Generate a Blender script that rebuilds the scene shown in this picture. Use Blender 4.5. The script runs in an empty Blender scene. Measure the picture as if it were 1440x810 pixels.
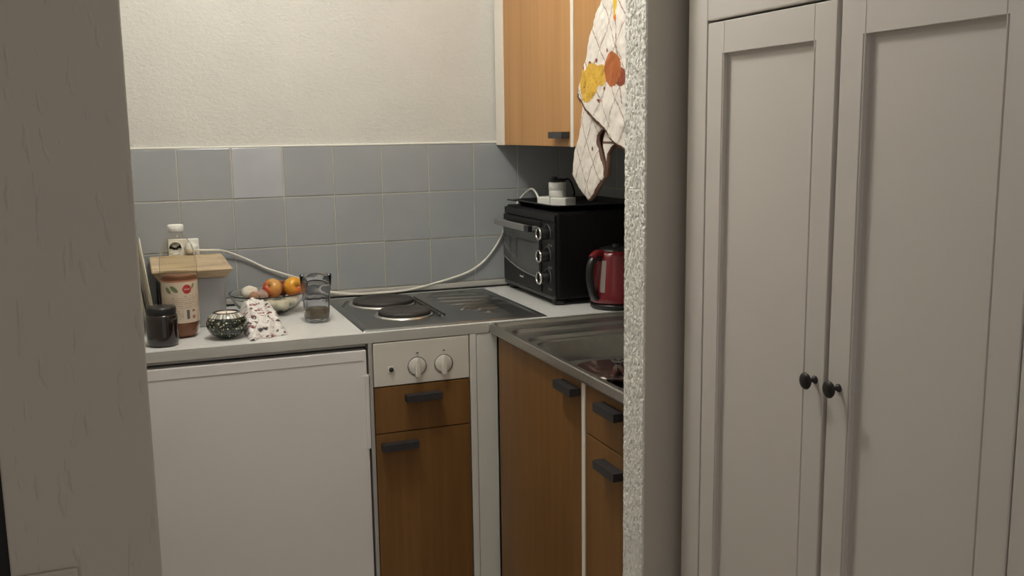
import bpy, bmesh, math, random
from mathutils import Vector, Matrix, noise
random.seed(7)
C = bpy.context.scene.collection
SC = bpy.context.scene
PI = math.pi

# ---------------------------------------------------------------- camera, light, exposure
CAM_LOC = Vector((-0.27978, -3.02661, 1.38282))
RIGHT = Vector((0.93209438, -0.3619658, -0.01344754))
UP = Vector((0.07019818, 0.14409554, 0.98707076))
FWD = Vector((0.35534813, 0.9209871, -0.15971999))
cd = bpy.data.cameras.new('camera'); cam = bpy.data.objects.new('camera', cd); C.objects.link(cam)
cd.sensor_width = 36; cd.lens = 34.4076; cd.clip_start = 0.02
m = Matrix((RIGHT, UP, -FWD)).transposed().to_4x4(); m.translation = CAM_LOC
cam.matrix_world = m; SC.camera = cam

LAMP_POS = (0.07, -1.03, 2.36); LAMP_STRENGTH = 128.0; LAMP_R = 0.075
w = bpy.data.worlds.new('world'); SC.world = w; w.use_nodes = True
w.node_tree.nodes['Background'].inputs[0].default_value = (1.0, 0.95, 0.90, 1)
w.node_tree.nodes['Background'].inputs[1].default_value = 0.36
SC.view_settings.view_transform = 'Standard'; SC.view_settings.look = 'None'
SC.view_settings.gamma = 1.0; SC.view_settings.use_curve_mapping = False
SC.view_settings.exposure = 0.2

# ---------------------------------------------------------------- materials
def mat(name, col, rough=0.5, metal=0.0, spec=0.5, **k):
    M = bpy.data.materials.new(name); M.use_nodes = True
    nt = M.node_tree; b = nt.nodes['Principled BSDF']
    b.inputs['Base Color'].default_value = (*col, 1)
    b.inputs['Roughness'].default_value = rough
    b.inputs['Metallic'].default_value = metal
    b.inputs['Specular IOR Level'].default_value = spec
    if 'trans' in k: b.inputs['Transmission Weight'].default_value = k['trans']
    if 'ior' in k: b.inputs['IOR'].default_value = k['ior']
    if 'coat' in k: b.inputs['Coat Weight'].default_value = k['coat']
    if 'emit' in k:
        b.inputs['Emission Color'].default_value = (*k['emit'], 1)
        b.inputs['Emission Strength'].default_value = k.get('strength', 1)
    return M
def nodes(M): return M.node_tree.nodes, M.node_tree.links, M.node_tree.nodes['Principled BSDF']
def coords(M, scale=(1,1,1)):
    n, l, b = nodes(M)
    t = n.new('ShaderNodeTexCoord'); mp = n.new('ShaderNodeMapping'); mp.inputs['Scale'].default_value = scale
    l.new(t.outputs['Object'], mp.inputs['Vector']); return mp.outputs['Vector']
def noise_tex(M, vec, sc, det=3, rough=0.55, dist=0.0):
    n, l, b = nodes(M); t = n.new('ShaderNodeTexNoise')
    t.inputs['Scale'].default_value = sc; t.inputs['Detail'].default_value = det
    t.inputs['Roughness'].default_value = rough; t.inputs['Distortion'].default_value = dist
    l.new(vec, t.inputs['Vector']); return t.outputs['Fac']
def ramp(M, fac, stops):
    n, l, b = nodes(M); r = n.new('ShaderNodeValToRGB')
    e = r.color_ramp.elements
    while len(e) < len(stops): e.new(0.5)
    for el, (p, c) in zip(e, stops): el.position = p; el.color = (*c, 1)
    l.new(fac, r.inputs['Fac']); return r.outputs['Color']
def bump(M, fac, strength, dist):
    n, l, b = nodes(M); u = n.new('ShaderNodeBump')
    u.inputs['Strength'].default_value = strength; u.inputs['Distance'].default_value = dist
    l.new(fac, u.inputs['Height'])
    if b.inputs['Normal'].links:
        l.new(b.inputs['Normal'].links[0].from_socket, u.inputs['Normal'])
    l.new(u.outputs['Normal'], b.inputs['Normal'])
def base(M, sock): n, l, b = nodes(M); l.new(sock, b.inputs['Base Color'])
def attr_mat(name, rough=0.7, **k):
    M = mat(name, (1,1,1), rough, **k); n, l, b = nodes(M)
    a = n.new('ShaderNodeAttribute'); a.attribute_name = 'pattern'; l.new(a.outputs['Color'], b.inputs['Base Color'])
    return M

def tone(M, c1, c2, sc=3.0, scale=(1,1,1)):
    base(M, ramp(M, noise_tex(M, coords(M, scale), sc, 3), [(0.3, c1), (0.7, c2)]))
    return M

plaster = tone(mat('plaster_back', (0.7,0.68,0.6), 0.9), (0.59,0.58,0.54), (0.625,0.61,0.565), 4)
bump(plaster, noise_tex(plaster, coords(plaster, (1,1,1.7)), 75, 5, 0.62, 0.4), 0.55, 0.006)
bump(plaster, noise_tex(plaster, coords(plaster), 14, 3), 0.35, 0.006)
smooth_wall = tone(mat('plaster_hall', (0.6,0.56,0.5), 0.85), (0.53,0.49,0.43), (0.56,0.515,0.455), 2)
def scratch_bump(M, amount, thr=0.62):
    v = coords(M, (1,1,0.22)); f = noise_tex(M, v, 55, 2, 0.5, 0.3)
    n, l, b = nodes(M)
    r = n.new('ShaderNodeMapRange'); r.inputs['From Min'].default_value = thr; r.inputs['From Max'].default_value = thr+0.1
    l.new(f, r.inputs['Value']); bump(M, r.outputs['Result'], amount, 0.004)
nub_mat = tone(mat('plaster_nub', (0.6,0.56,0.5), 0.85), (0.54,0.50,0.44), (0.58,0.53,0.46), 2)
scratch_bump(nub_mat, 0.5)
rough_plaster = tone(mat('rough_plaster', (0.7,0.69,0.62), 0.95), (0.74,0.725,0.67), (0.86,0.845,0.79), 220)
bump(rough_plaster, noise_tex(rough_plaster, coords(rough_plaster, (1,1,0.6)), 380, 3, 0.6), 0.45, 0.003)
ceil_mat = tone(mat('ceiling_paint', (0.75,0.74,0.7), 0.9), (0.73,0.72,0.67), (0.77,0.755,0.71), 3)
floor_mat = tone(mat('floor_vinyl', (0.2,0.17,0.14), 0.5), (0.40,0.35,0.29), (0.5,0.44,0.37), 8)
near_black = tone(mat('near_black_tone', (0.006,0.006,0.006), 0.6), (0.004,0.004,0.004), (0.008,0.007,0.006), 8)  # near-black tone of the surface left of the nub
tile_mat = tone(mat('grey_tile', (0.2,0.21,0.2), 0.22), (0.30,0.315,0.325), (0.335,0.35,0.355), 5)
bump(tile_mat, noise_tex(tile_mat, coords(tile_mat), 9, 2), 0.15, 0.004)
tile_highlight = tone(mat('grey_tile_highlight', (0.27,0.28,0.28), 0.18), (0.40,0.415,0.435), (0.46,0.475,0.495), 6)  # reflection on one glossy tile, painted as a lighter, bluer colour
grout = tone(mat('grout', (0.45,0.43,0.36), 0.9), (0.40,0.385,0.32), (0.5,0.48,0.41), 12)
bead = mat('white_bead', (0.8,0.79,0.72), 0.6)

def wood(name, a, b_, rough=0.42, sc=(1, 1, 0.035), sc2=(1, 1, 0.12)):
    M = mat(name, a, rough, spec=0.35)
    v = coords(M, sc)
    f = noise_tex(M, v, 60, 5, 0.6, 0.2)
    f2 = noise_tex(M, coords(M, sc2), 7, 2)
    n, l, b = nodes(M)
    mx = n.new('ShaderNodeMath'); mx.operation = 'ADD'; l.new(f, mx.inputs[0]); l.new(f2, mx.inputs[1])
    hv = n.new('ShaderNodeMath'); hv.operation = 'MULTIPLY'; hv.inputs[1].default_value = 0.5; l.new(mx.outputs[0], hv.inputs[0])
    base(M, ramp(M, hv.outputs[0], [(0.34, a), (0.64, b_)]))
    return M
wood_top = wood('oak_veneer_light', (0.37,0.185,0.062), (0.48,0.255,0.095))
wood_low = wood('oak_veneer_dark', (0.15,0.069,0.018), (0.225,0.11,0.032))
wood_lid = wood('bamboo_lid_wood', (0.36,0.25,0.14), (0.74,0.60,0.40), 0.42, (0.10,1,1), (0.6,3,3))
white_lam = tone(mat('white_laminate', (0.62,0.61,0.55), 0.45), (0.68,0.68,0.63), (0.72,0.72,0.67), 5)
white_warm = tone(mat('white_edge', (0.75,0.70,0.62), 0.45), (0.74,0.69,0.61), (0.77,0.72,0.64), 5)
panel_cream = tone(mat('cream_panel', (0.6,0.57,0.49), 0.35), (0.66,0.63,0.56), (0.69,0.66,0.59), 5)
fridge_mat = tone(mat('fridge_enamel', (0.6,0.57,0.53), 0.35), (0.74,0.715,0.70), (0.77,0.745,0.73), 3)
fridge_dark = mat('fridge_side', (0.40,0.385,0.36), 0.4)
gap_black = mat('gap_shadow_black', (0.012,0.012,0.012), 0.8)  # black stands in for shade in gaps; also plinths, seals and wick
handle_mat = tone(mat('charcoal_handle', (0.02,0.02,0.022), 0.45), (0.018,0.018,0.02), (0.03,0.03,0.033), 40)
counter_mat = tone(mat('counter_laminate', (0.55,0.55,0.53), 0.3), (0.68,0.68,0.66), (0.74,0.74,0.72), 60)
edge_mat = mat('worktop_edge', (0.5,0.49,0.45), 0.4, 0.2)
steel = tone(mat('stainless_steel', (0.32,0.31,0.29), 0.33, 1.0), (0.43,0.42,0.40), (0.50,0.49,0.46), 30, (1,8,1))
steel_dark = tone(mat('hob_steel', (0.2,0.2,0.19), 0.3, 1.0), (0.27,0.28,0.28), (0.33,0.335,0.33), 25, (1,6,1))
chrome = mat('chrome', (0.75,0.73,0.7), 0.15, 1.0)
iron = tone(mat('cast_iron', (0.03,0.028,0.025), 0.55), (0.022,0.02,0.018), (0.045,0.04,0.035), 40)
oven_black = mat('oven_black', (0.004,0.004,0.004), 0.45, spec=0.2)
oven_glass = mat('oven_glass', (0.070,0.074,0.071), 0.15, spec=0.7)
oven_face = mat('oven_face', (0.010,0.010,0.010), 0.4, spec=0.3)
oven_bar_lit = mat('oven_handle_lit', (0.2,0.2,0.2), 0.5)  # grey puts the light on the handle bar into its colour
silver_mark = mat('silver_mark', (0.35,0.35,0.34), 0.4, 0.5)
rack_mat = mat('rack_wire', (0.09,0.09,0.085), 0.3, 0.6)
white_plastic = mat('white_plastic', (0.78,0.77,0.72), 0.35)
grey_plastic = mat('grey_print', (0.10,0.10,0.095), 0.5)
kettle_red = mat('kettle_red', (0.15,0.006,0.011), 0.25, coat=0.5)
black_plastic = mat('black_plastic', (0.01,0.01,0.011), 0.3)
window_mat = mat('water_window', (0.5,0.46,0.42), 0.3)
knob_mat = mat('black_knob', (0.02,0.018,0.016), 0.4, 0.3)
ward_mat = tone(mat('greige_lacquer', (0.5,0.46,0.41), 0.45), (0.565,0.528,0.487), (0.59,0.55,0.507), 2)
ward_seam = mat('wardrobe_seam', (0.33,0.29,0.25), 0.7)
ward_gap = mat('wardrobe_gap', (0.1,0.085,0.07), 0.8)
glass = mat('clear_glass', (0.93,0.96,0.94), 0.03, trans=1.0, ior=1.45)
pet = mat('clear_pet', (0.95,0.94,0.90), 0.03, trans=1.0, ior=1.12)
smoke_glass = mat('smoked_glass', (0.74,0.75,0.78), 0.04, trans=1.0, ior=1.25)
brown_glass = mat('brown_jar_glass', (0.012,0.006,0.005), 0.08, coat=0.5)
tea = mat('brown_liquid', (0.42,0.19,0.11), 0.1, trans=0.35, ior=1.33)
tea2 = mat('murky_liquid', (0.38,0.31,0.19), 0.15, trans=0.3, ior=1.33)
enamel_grey = tone(mat('bin_enamel', (0.33,0.34,0.34), 0.3), (0.42,0.43,0.44), (0.47,0.48,0.49), 4)
plate_mat = tone(mat('cream_plate', (0.6,0.55,0.44), 0.25), (0.58,0.52,0.42), (0.66,0.61,0.5), 8)
cable_mat = mat('white_cable', (0.75,0.73,0.65), 0.4)
wax = mat('candle_wax', (0.85,0.74,0.66), 0.4)
bulb = mat('lamp_glow', (1,0.9,0.75), 0.4, emit=(1.0,0.975,0.92), strength=LAMP_STRENGTH)

# ---------------------------------------------------------------- geometry helpers
def BM(): return bmesh.new()
def box(b, x0, x1, y0, y1, z0, z1, bev=0.0, seg=2, mi=0):
    vs = [b.verts.new((x, y, z)) for x in (x0, x1) for y in (y0, y1) for z in (z0, z1)]
    fs = [b.faces.new([vs[i] for i in f]) for f in ((0,1,3,2),(4,6,7,5),(0,4,5,1),(2,3,7,6),(0,2,6,4),(1,5,7,3))]
    for f in fs: f.material_index = mi
    if bev > 0:
        es = list({e for f in fs for e in f.edges})
        r = bmesh.ops.bevel(b, geom=es, offset=bev, segments=seg, affect='EDGES', profile=0.5)
        for f in r['faces']: f.material_index = mi
    return vs
def lathe(b, prof, c=(0,0,0), seg=48, M=None, mi=0, rfun=None):
    rings = []
    for r, z in prof:
        if r < 1e-6: rings.append([b.verts.new((0,0,z))])
        else:
            rings.append([b.verts.new(((rfun(2*PI*i/seg, r, z) if rfun else r)*math.cos(2*PI*i/seg), (rfun(2*PI*i/seg, r, z) if rfun else r)*math.sin(2*PI*i/seg), z)) for i in range(seg)])
    T = M or Matrix.Identity(4)
    T = Matrix.Translation(c) @ T
    for a, d in zip(rings, rings[1:]):
        for i in range(seg):
            j = (i+1) % seg
            q = [a[i % len(a)], a[j % len(a)], d[j % len(d)], d[i % len(d)]]
            u = []
            for v in q:
                if v not in u: u.append(v)
            if len(u) > 2:
                f = b.faces.new(u); f.material_index = mi; f.smooth = True
    for rg in rings:
        for v in rg: v.co = T @ v.co
    return rings
def spline(pts, n=10):
    P = [Vector(p) for p in pts]; out = []
    for i in range(len(P)-1):
        p0 = P[max(i-1,0)]; p1 = P[i]; p2 = P[i+1]; p3 = P[min(i+2,len(P)-1)]
        for k in range(n):
            t = k/n
            out.append(0.5*((2*p1)+(p2-p0)*t+(2*p0-5*p1+4*p2-p3)*t*t+(3*p1-p0-3*p2+p3)*t**3))
    out.append(P[-1]); return out
def tube(b, pts, r, seg=10, mi=0, caps=True):
    P = [Vector(p) for p in pts]; rings = []
    up = Vector((0,0,1)); prev = None
    for i, p in enumerate(P):
        t = (P[min(i+1,len(P)-1)]-P[max(i-1,0)]).normalized()
        if prev is None: n = t.orthogonal().normalized()
        else: n = (prev - t*prev.dot(t)).normalized()
        prev = n; q = t.cross(n)
        rr = r(i/(len(P)-1)) if callable(r) else r
        rings.append([b.verts.new(p + (n*math.cos(a)+q*math.sin(a))*rr) for a in [2*PI*k/seg for k in range(seg)]])
    for a, d in zip(rings, rings[1:]):
        for i in range(seg):
            f = b.faces.new([a[i], a[(i+1)%seg], d[(i+1)%seg], d[i]]); f.smooth = True; f.material_index = mi
    if caps:
        b.faces.new(rings[0][::-1]); b.faces.new(rings[-1])
def prism(b, poly, axis, v0, v1, bev=0.0, mi=0):
    def P(u, v, h): return {'x':(h,u,v),'y':(u,h,v),'z':(u,v,h)}[axis]
    A = [b.verts.new(P(u,v,v0)) for u,v in poly]; B = [b.verts.new(P(u,v,v1)) for u,v in poly]
    n = len(poly); fs = [b.faces.new(A[::-1]), b.faces.new(B)]
    for i in range(n): fs.append(b.faces.new([A[i],A[(i+1)%n],B[(i+1)%n],B[i]]))
    for f in fs: f.material_index = mi
    if bev > 0:
        es = list({e for f in fs[:2] for e in f.edges})
        bmesh.ops.bevel(b, geom=es, offset=bev, segments=2, affect='EDGES', profile=0.5)
def rrect(x0, x1, y0, y1, r, n=8):
    out = []
    for cx, cy, a0 in ((x1-r,y1-r,0),(x0+r,y1-r,PI/2),(x0+r,y0+r,PI),(x1-r,y0+r,1.5*PI)):
        for k in range(n+1):
            a = a0+PI/2*k/n; out.append((cx+r*math.cos(a), cy+r*math.sin(a)))
    return out
def loops(b, ls, close_last=True, close_first=False, smooth=True, mi=0):
    R = [[b.verts.new(p) for p in l] for l in ls]
    for a, d in zip(R, R[1:]):
        n = len(a)
        for i in range(n):
            f = b.faces.new([a[i],a[(i+1)%n],d[(i+1)%n],d[i]]); f.smooth = smooth; f.material_index = mi
    if close_last: b.faces.new(R[-1])
    if close_first: b.faces.new(R[0][::-1])
    return R

def obj(name, b, mats, parent=None, smooth=None, label=None):
    bmesh.ops.recalc_face_normals(b, faces=b.faces)
    me = bpy.data.meshes.new(name); b.to_mesh(me); b.free()
    for M in (mats if isinstance(mats, (list, tuple)) else [mats]): me.materials.append(M)
    o = bpy.data.objects.new(name, me); C.objects.link(o)
    if smooth is not None:
        me.polygons.foreach_set('use_smooth', [smooth]*len(me.polygons))
    if parent:
        o.parent = parent; o.matrix_parent_inverse = WORLD[parent.name].inverted()
    WORLD[o.name] = Matrix.Identity(4)
    if label: o['label'] = label
    return o
WORLD = {}
def tag(o, label, cat, group=None, kind=None):
    o['label'] = label; o['category'] = cat
    if group: o['group'] = group
    if kind: o['kind'] = kind
    return o
def thing(name, loc, label, cat, group=None):
    o = bpy.data.objects.new(name, None); C.objects.link(o); o.location = loc; o.empty_display_size = 0.05
    WORLD[o.name] = Matrix.Translation(loc)
    return tag(o, label, cat, group)
def struct(name, b, M, smooth=None):
    o = obj(name, b, M, smooth=smooth); o['kind'] = 'structure'; return o
def sbox(name, M, *a, **k):
    b = BM(); box(b, *a, **k); return struct(name, b, M)
def set_pattern(o, fn):
    me = o.data; ca = me.color_attributes.new('pattern', 'FLOAT_COLOR', 'POINT')
    for i, v in enumerate(me.vertices):
        c = fn(v.co, i); ca.data[i].color = (c[0], c[1], c[2], 1)

# ---------------------------------------------------------------- room shell
H = 2.5
sbox('floor', floor_mat, -1.8, 1.5, -3.6, 0.2, -0.05, 0)
sbox('ceiling', ceil_mat, -1.8, 1.5, -3.6, 0.2, H, H+0.05)
sbox('wall_back', plaster, -0.45, 1.32, 0.008, 0.12, 0, H)
sbox('wall_left', plaster, -0.45, -0.335, -1.3995, 0.0075, 0, H)
sbox('wall_right', smooth_wall, 1.198, 1.32, -3.6, 0.008, 0, H)
sbox('wall_hall', smooth_wall, -1.8, -1.7, -3.6, -1.4, 0, H)
# nub of wall left of the opening and the short partition right of it
b = BM(); box(b, -0.488, -0.277, -1.475, -1.40, 0, H, bev=0.003)
struct('wall_nub', b, nub_mat)
sbox('wall_beside', near_black, -1.7, -0.489, -1.45, -1.40, 0, H)
b = BM(); box(b, 0.5785, 1.198, -1.475, -1.402, 0, H)
struct('wall_partition', b, smooth_wall)
# rough plaster skin on the end face of the partition, wrapping both corners
b = BM()
path = []
for k in range(2): path.append((0.5795-0.0015*k, -1.4752, 0.0006 if k else 0))
for k in range(70): path.append((0.576, -1.4758+0.0758*k/69, 1))
for k in range(6): path.append((0.576+0.012*k/5, -1.3998, 0.5))
nz = 1250; z0, z1 = 0.0, H
rows = []
for j in range(nz+1):
    # finer rows where the wall is seen
    z = 0.6 + (j-100)*0.0012 if 100 <= j <= 1150 else (0.6*j/100 if j < 100 else 1.86+(H-1.86)*(j-1150)/100)
    row = []
    for (x, y, wgt) in path:
        p = Vector((x*170, y*210, z*120))
        d = noise.fractal(p, 0.8, 2.0, 4)
        d2 = max(0.0, noise.noise(Vector((x*60+9, y*430, z*135))))
        d3 = noise.noise(Vector((x*300, y*420, z*330)))
        h = 0.0007*d - 0.0070*(d2**1.2) + 0.00045*d3 + 0.0006*max(0, noise.noise(Vector((x*90, y*90+5, z*60))))
        if wgt > 0.6: row.append(b.verts.new((x - 0.001 + h*-1, y, z)))
        elif wgt > 0.1: row.append(b.verts.new((x, y + 0.5*h*-1, z)))
        else: row.append(b.verts.new((x, y + 0.5*h, z)))
    rows.append(row)
for r0, r1 in zip(rows, rows[1:]):
    for i in range(len(path)-1):
        b.faces.new([r0[i], r1[i], r1[i+1], r0[i+1]])
struct('trim_1', b, rough_plaster)
# small box fixed low on the wall nub
t = thing('cable_cover', (-0.44, -1.476, 0.66), 'flat wall-coloured cover plate low on the left wall end, cut by the frame', 'cover plate')
b = BM(); box(b, -0.487, -0.396, -1.481, -1.4755, 0.60, 0.735, bev=0.003); obj('cover', b, nub_mat, t)
b = BM(); box(b, -0.480, -0.403, -1.4825, -1.4805, 0.607, 0.728, bev=0.001); obj('lid', b, nub_mat, t)

# tiles
P = 0.152; G = 0.0016; ZT = 1.3413
zr = [ZT, ZT-P, ZT-2*P, 0.8915]
b = BM()
box(b, -0.335, 1.198, 0.0018, 0.0079, 0.872, ZT, mi=2)
for i in range(-3, 8):
    for j in range(3):
        x0, x1 = max(i*P+G, -0.334), min((i+1)*P-G, 1.188)
        if x1-x0 < 0.01: continue
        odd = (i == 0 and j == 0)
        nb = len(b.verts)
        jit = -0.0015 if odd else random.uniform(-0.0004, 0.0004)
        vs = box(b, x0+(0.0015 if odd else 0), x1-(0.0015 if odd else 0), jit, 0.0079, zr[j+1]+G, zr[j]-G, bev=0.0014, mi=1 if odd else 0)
        b.verts.ensure_lookup_table()
        tx, tz = random.uniform(-0.004, 0.004), random.uniform(-0.004, 0.004)
        if odd: tz = -0.008
        cx, cz = (x0+x1)/2, (zr[j]+zr[j+1])/2
        for v in b.verts[nb:]:
            if v.co.y < 0.004: v.co.y += (v.co.x-cx)*tx + (v.co.z-cz)*tz
box(b, -0.335, 0.842, -0.001, 0.008, ZT-0.0006, ZT+0.005, bev=0.0015, mi=3)
struct('trim_2', b, [tile_mat, tile_highlight, grout, bead])
b = BM(); box(b, 1.1915, 1.1978, -1.40, 0.002, 0.872, ZT, mi=1)
for i in range(9):
    for j in range(3):
        y1 = -0.02-i*P; box(b, 1.190, 1.1975, y1-P+G, y1-G, zr[j+1]+G, zr[j]-G, bev=0.0012, mi=0)
struct('trim_3', b, [tile_mat, grout])

# ceiling lamp of the kitchen
t = thing('ceiling_lamp', (LAMP_POS[0], LAMP_POS[1], H), 'plain ceiling lamp with a round glowing bulb above the kitchen floor', 'lamp')
b = BM(); lathe(b, [(0,H-0.001),(0.05,H-0.001),(0.05,H-0.02),(0.02,H-0.035),(0.018,LAMP_POS[2]+LAMP_R*0.9),(0,LAMP_POS[2]+LAMP_R*0.9)], (LAMP_POS[0],LAMP_POS[1],0), 32)
obj('socket', b, white_plastic, t)
b = BM(); bmesh.ops.create_uvsphere(b, u_segments=24, v_segments=14, radius=LAMP_R, matrix=Matrix.Translation(LAMP_POS))
obj('bulb', b, bulb, t, smooth=True)

# ---------------------------------------------------------------- worktop and upstand
CT = 0.87; CB = 0.8457
b = BM()
HX0, HX1, HY0, HY1 = 0.262, 0.763, -0.562, -0.062
SP = 0.12
# laminate slab around the hob cutout, one connected frame
xs = [-0.333, HX0, HX1, 1.188]; ys = [-0.590, HY0, HY1, -0.001]
vt = {}
def V(x, y, z):
    k = (round(x,4), round(y,4), round(z,4))
    if k not in vt: vt[k] = b.verts.new((x,y,z))
    return vt[k]
for i in range(3):
    for j in range(3):
        if i == 1 and j == 1: continue
        for z in (CT, CB):
            b.faces.new([V(xs[i],ys[j],z), V(xs[i+1],ys[j],z), V(xs[i+1],ys[j+1],z), V(xs[i],ys[j+1],z)])
def wallq(p, q): b.faces.new([V(*p,CT), V(*q,CT), V(*q,CB), V(*p,CB)])
for i in range(3):
    wallq((xs[i],ys[0]),(xs[i+1],ys[0])); wallq((xs[i],ys[3]),(xs[i+1],ys[3]))
    wallq((xs[0],ys[i]),(xs[0],ys[i+1])); wallq((xs[3],ys[i]),(xs[3],ys[i+1]))
wallq((HX0,HY0),(HX1,HY0)); wallq((HX0,HY1),(HX1,HY1)); wallq((HX0,HY0),(HX0,HY1)); wallq((HX1,HY0),(HX1,HY1))
t = thing('worktop', (0.13, -0.3, CB), 'pale grey laminate worktop with a metal front edge along the tiled wall', 'worktop')
obj('worktop_slab', b, counter_mat, t)
b = BM(); box(b, -0.333, 0.589, -0.600, -0.5902, CB-0.0005, CT+0.0005, bev=0.0018)
obj('front_edge', b, edge_mat, t, label='brushed metal strip along the front of the worktop')
b = BM(); box(b, -0.333, 1.186, -0.5999, -0.5955, CT+0.0007, CT+0.0022, bev=0.0005); obj('edge_highlight', b, mat('edge_highlight_metal', (0.8,0.79,0.75), 0.35, 0.8), t)  # added bright strip that makes the highlight line along the worktop edge
b = BM(); box(b, -0.333, 1.188, -0.014, -0.0012, CT+0.0003, 0.8905, bev=0.002)
obj('upstand', b, edge_mat, t)
b = BM(); box(b, -0.333, 0.2570, -0.575, -0.555, 0.8345, CB-0.0007); obj('mounting_rail', b, edge_mat, t)
b = BM(); box(b, -0.333, 1.188, -0.020, -0.0145, CT+0.0003, 0.876, bev=0.001)
obj('sealing_strip', b, gap_black, t)

# ---------------------------------------------------------------- hob
t = thing('electric_hob', (0.51, -0.31, CT), 'stainless steel hob with two round black hotplates and a ribbed drip area', 'hob')
def hob_h(x, y):
    ex = min(x-0.253, 0.772-x); ey = min(y+0.572, -0.052-y); e = min(ex, ey)
    z = CT + 0.0005 + 0.0045*min(1, e/0.006)
    if e > 0.016: z -= 0.0015*min(1, (e-0.016)/0.006)
    # twin ribs beside the hotplates
    if -0.485 < y < -0.14:
        f = min(1, (y+0.485)/0.02, (-0.14-y)/0.02); z += 0.0055*f*math.exp(-((x-0.499)/0.0085)**4)
    # fanned ribs of the drip area
    if 0.54 < x < 0.752 and -0.515 < y < -0.075:
        cx = (x-0.54)/0.212
        for k in range(9):
            yc = -0.11 - 0.046*k
            yc += 0.016*math.sin(cx*2.6+k*0.9)
            ln = [0.75,0.95,1.0,0.9,1.0,0.85,0.95,0.8,0.6][k]; st = [0.1,0.0,0.05,0.0,0.12,0.2,0.1,0.3,0.35][k]
            if st < cx < ln:
                f = min(1, (cx-st)/0.12, (ln-cx)/0.12); z += 0.0060*f*math.exp(-((y-yc)/(0.0075))**2)
        if cx > 0.72 and y < -0.30:
            z -= 0.0022*min(1,(cx-0.72)/0.05)*min(1, (-0.30-y)/0.02)
    # small slot near the rear left corner
    if 0.275 < x < 0.315 and -0.21 < y < -0.105 and abs((x-0.295)-( y+0.155)*0.35) < 0.006: z -= 0.003
    return z
b = BM(); nx, ny = 200, 190
g = [[b.verts.new((0.253+0.519*i/nx, -0.572+0.520*j/ny, hob_h(0.253+0.519*i/nx, -0.572+0.520*j/ny))) for j in range(ny+1)] for i in range(nx+1)]
for i in range(nx):
    for j in range(ny):
        f = b.faces.new([g[i][j], g[i+1][j], g[i+1][j+1], g[i][j+1]]); f.smooth = True
edge = [g[i][0] for i in range(nx+1)] + [g[nx][j] for j in range(1,ny+1)] + [g[i][ny] for i in range(nx-1,-1,-1)] + [g[0][j] for j in range(ny-1,0,-1)]
low = [b.verts.new((v.co.x, v.co.y, CT+0.0002)) for v in edge]
for i in range(len(edge)): b.faces.new([edge[i], edge[(i+1)%len(edge)], low[(i+1)%len(edge)], low[i]])
obj('hob_surface', b, steel_dark, t)
for xc in (0.4925, 0.5055):
    b = BM(); box(b, xc-0.0028, xc+0.0028, -0.470, -0.155, CT+0.0065, CT+0.0118, bev=0.0015); obj('guard_rib', b, iron, t)
for (hx, hy, r) in ((0.402,-0.182,0.090), (0.413,-0.388,0.0735)):
    b = BM(); lathe(b, [(r+0.012,CT+0.0035),(r+0.010,CT+0.0065),(r+0.002,CT+0.0085),(r-0.001,CT+0.006),(r-0.001,CT+0.003)], (hx,hy,0), 64)
    ring = obj('hotplate_ring', b, chrome, t)
    b = BM(); zt = CT+0.0175
    lathe(b, [(r-0.003,CT+0.004),(r,CT+0.008),(r,zt-0.003),(r-0.003,zt),(r*0.62,zt-0.0008),(r*0.6,zt-0.0015),(r*0.35,zt-0.0015),(r*0.2,zt-0.003),(0,zt-0.003)], (hx,hy,0), 64)
    obj('hotplate', b, iron, t)

# ---------------------------------------------------------------- fridge
t = thing('fridge', (-0.03, -0.3, 0), 'white under-counter fridge filling the space below the worktop on the left', 'fridge')
b = BM(); box(b, -0.326, 0.256, -0.555, -0.03, 0.02, 0.826, bev=0.004); obj('body', b, fridge_dark, t)
b = BM(); box(b, -0.326, 0.2535, -0.598, -0.560, 0.10, 0.829, bev=0.003)
obj('door', b, fridge_mat, t)
d = bpy.data.objects['door']
b = BM(); box(b, -0.326, 0.243, -0.5988, -0.5975, 0.8005, 0.8025); obj('groove', b, mat('groove_grey',(0.36,0.34,0.31),0.6), d)
b = BM(); box(b, 0.2465, 0.2572, -0.6025, -0.575, 0.566, 0.762, bev=0.002)
obj('door_handle', b, fridge_mat, d)
b = BM(); tube(b, spline([(0.236,-0.602,0.757),(0.243,-0.609,0.764),(0.254,-0.609,0.766),(0.258,-0.600,0.760)],5), 0.0016, 8)
obj('hook', b, white_plastic, d, label='small white hook at the top of the handle strip')
b = BM(); box(b, -0.326, 0.256, -0.54, -0.52, 0.0, 0.095); obj('plinth', b, gap_black, t)
# grey housing panel around the fridge
t = thing('fridge_surround', (0.264, -0.3, 0), 'narrow grey panel standing between the fridge and the oak cabinet', 'panel')
b = BM(); box(b, 0.2585, 0.2682, -0.600, -0.03, 0.0, CB-0.001, bev=0.001); obj('side_panel', b, fridge_dark, t)

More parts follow.
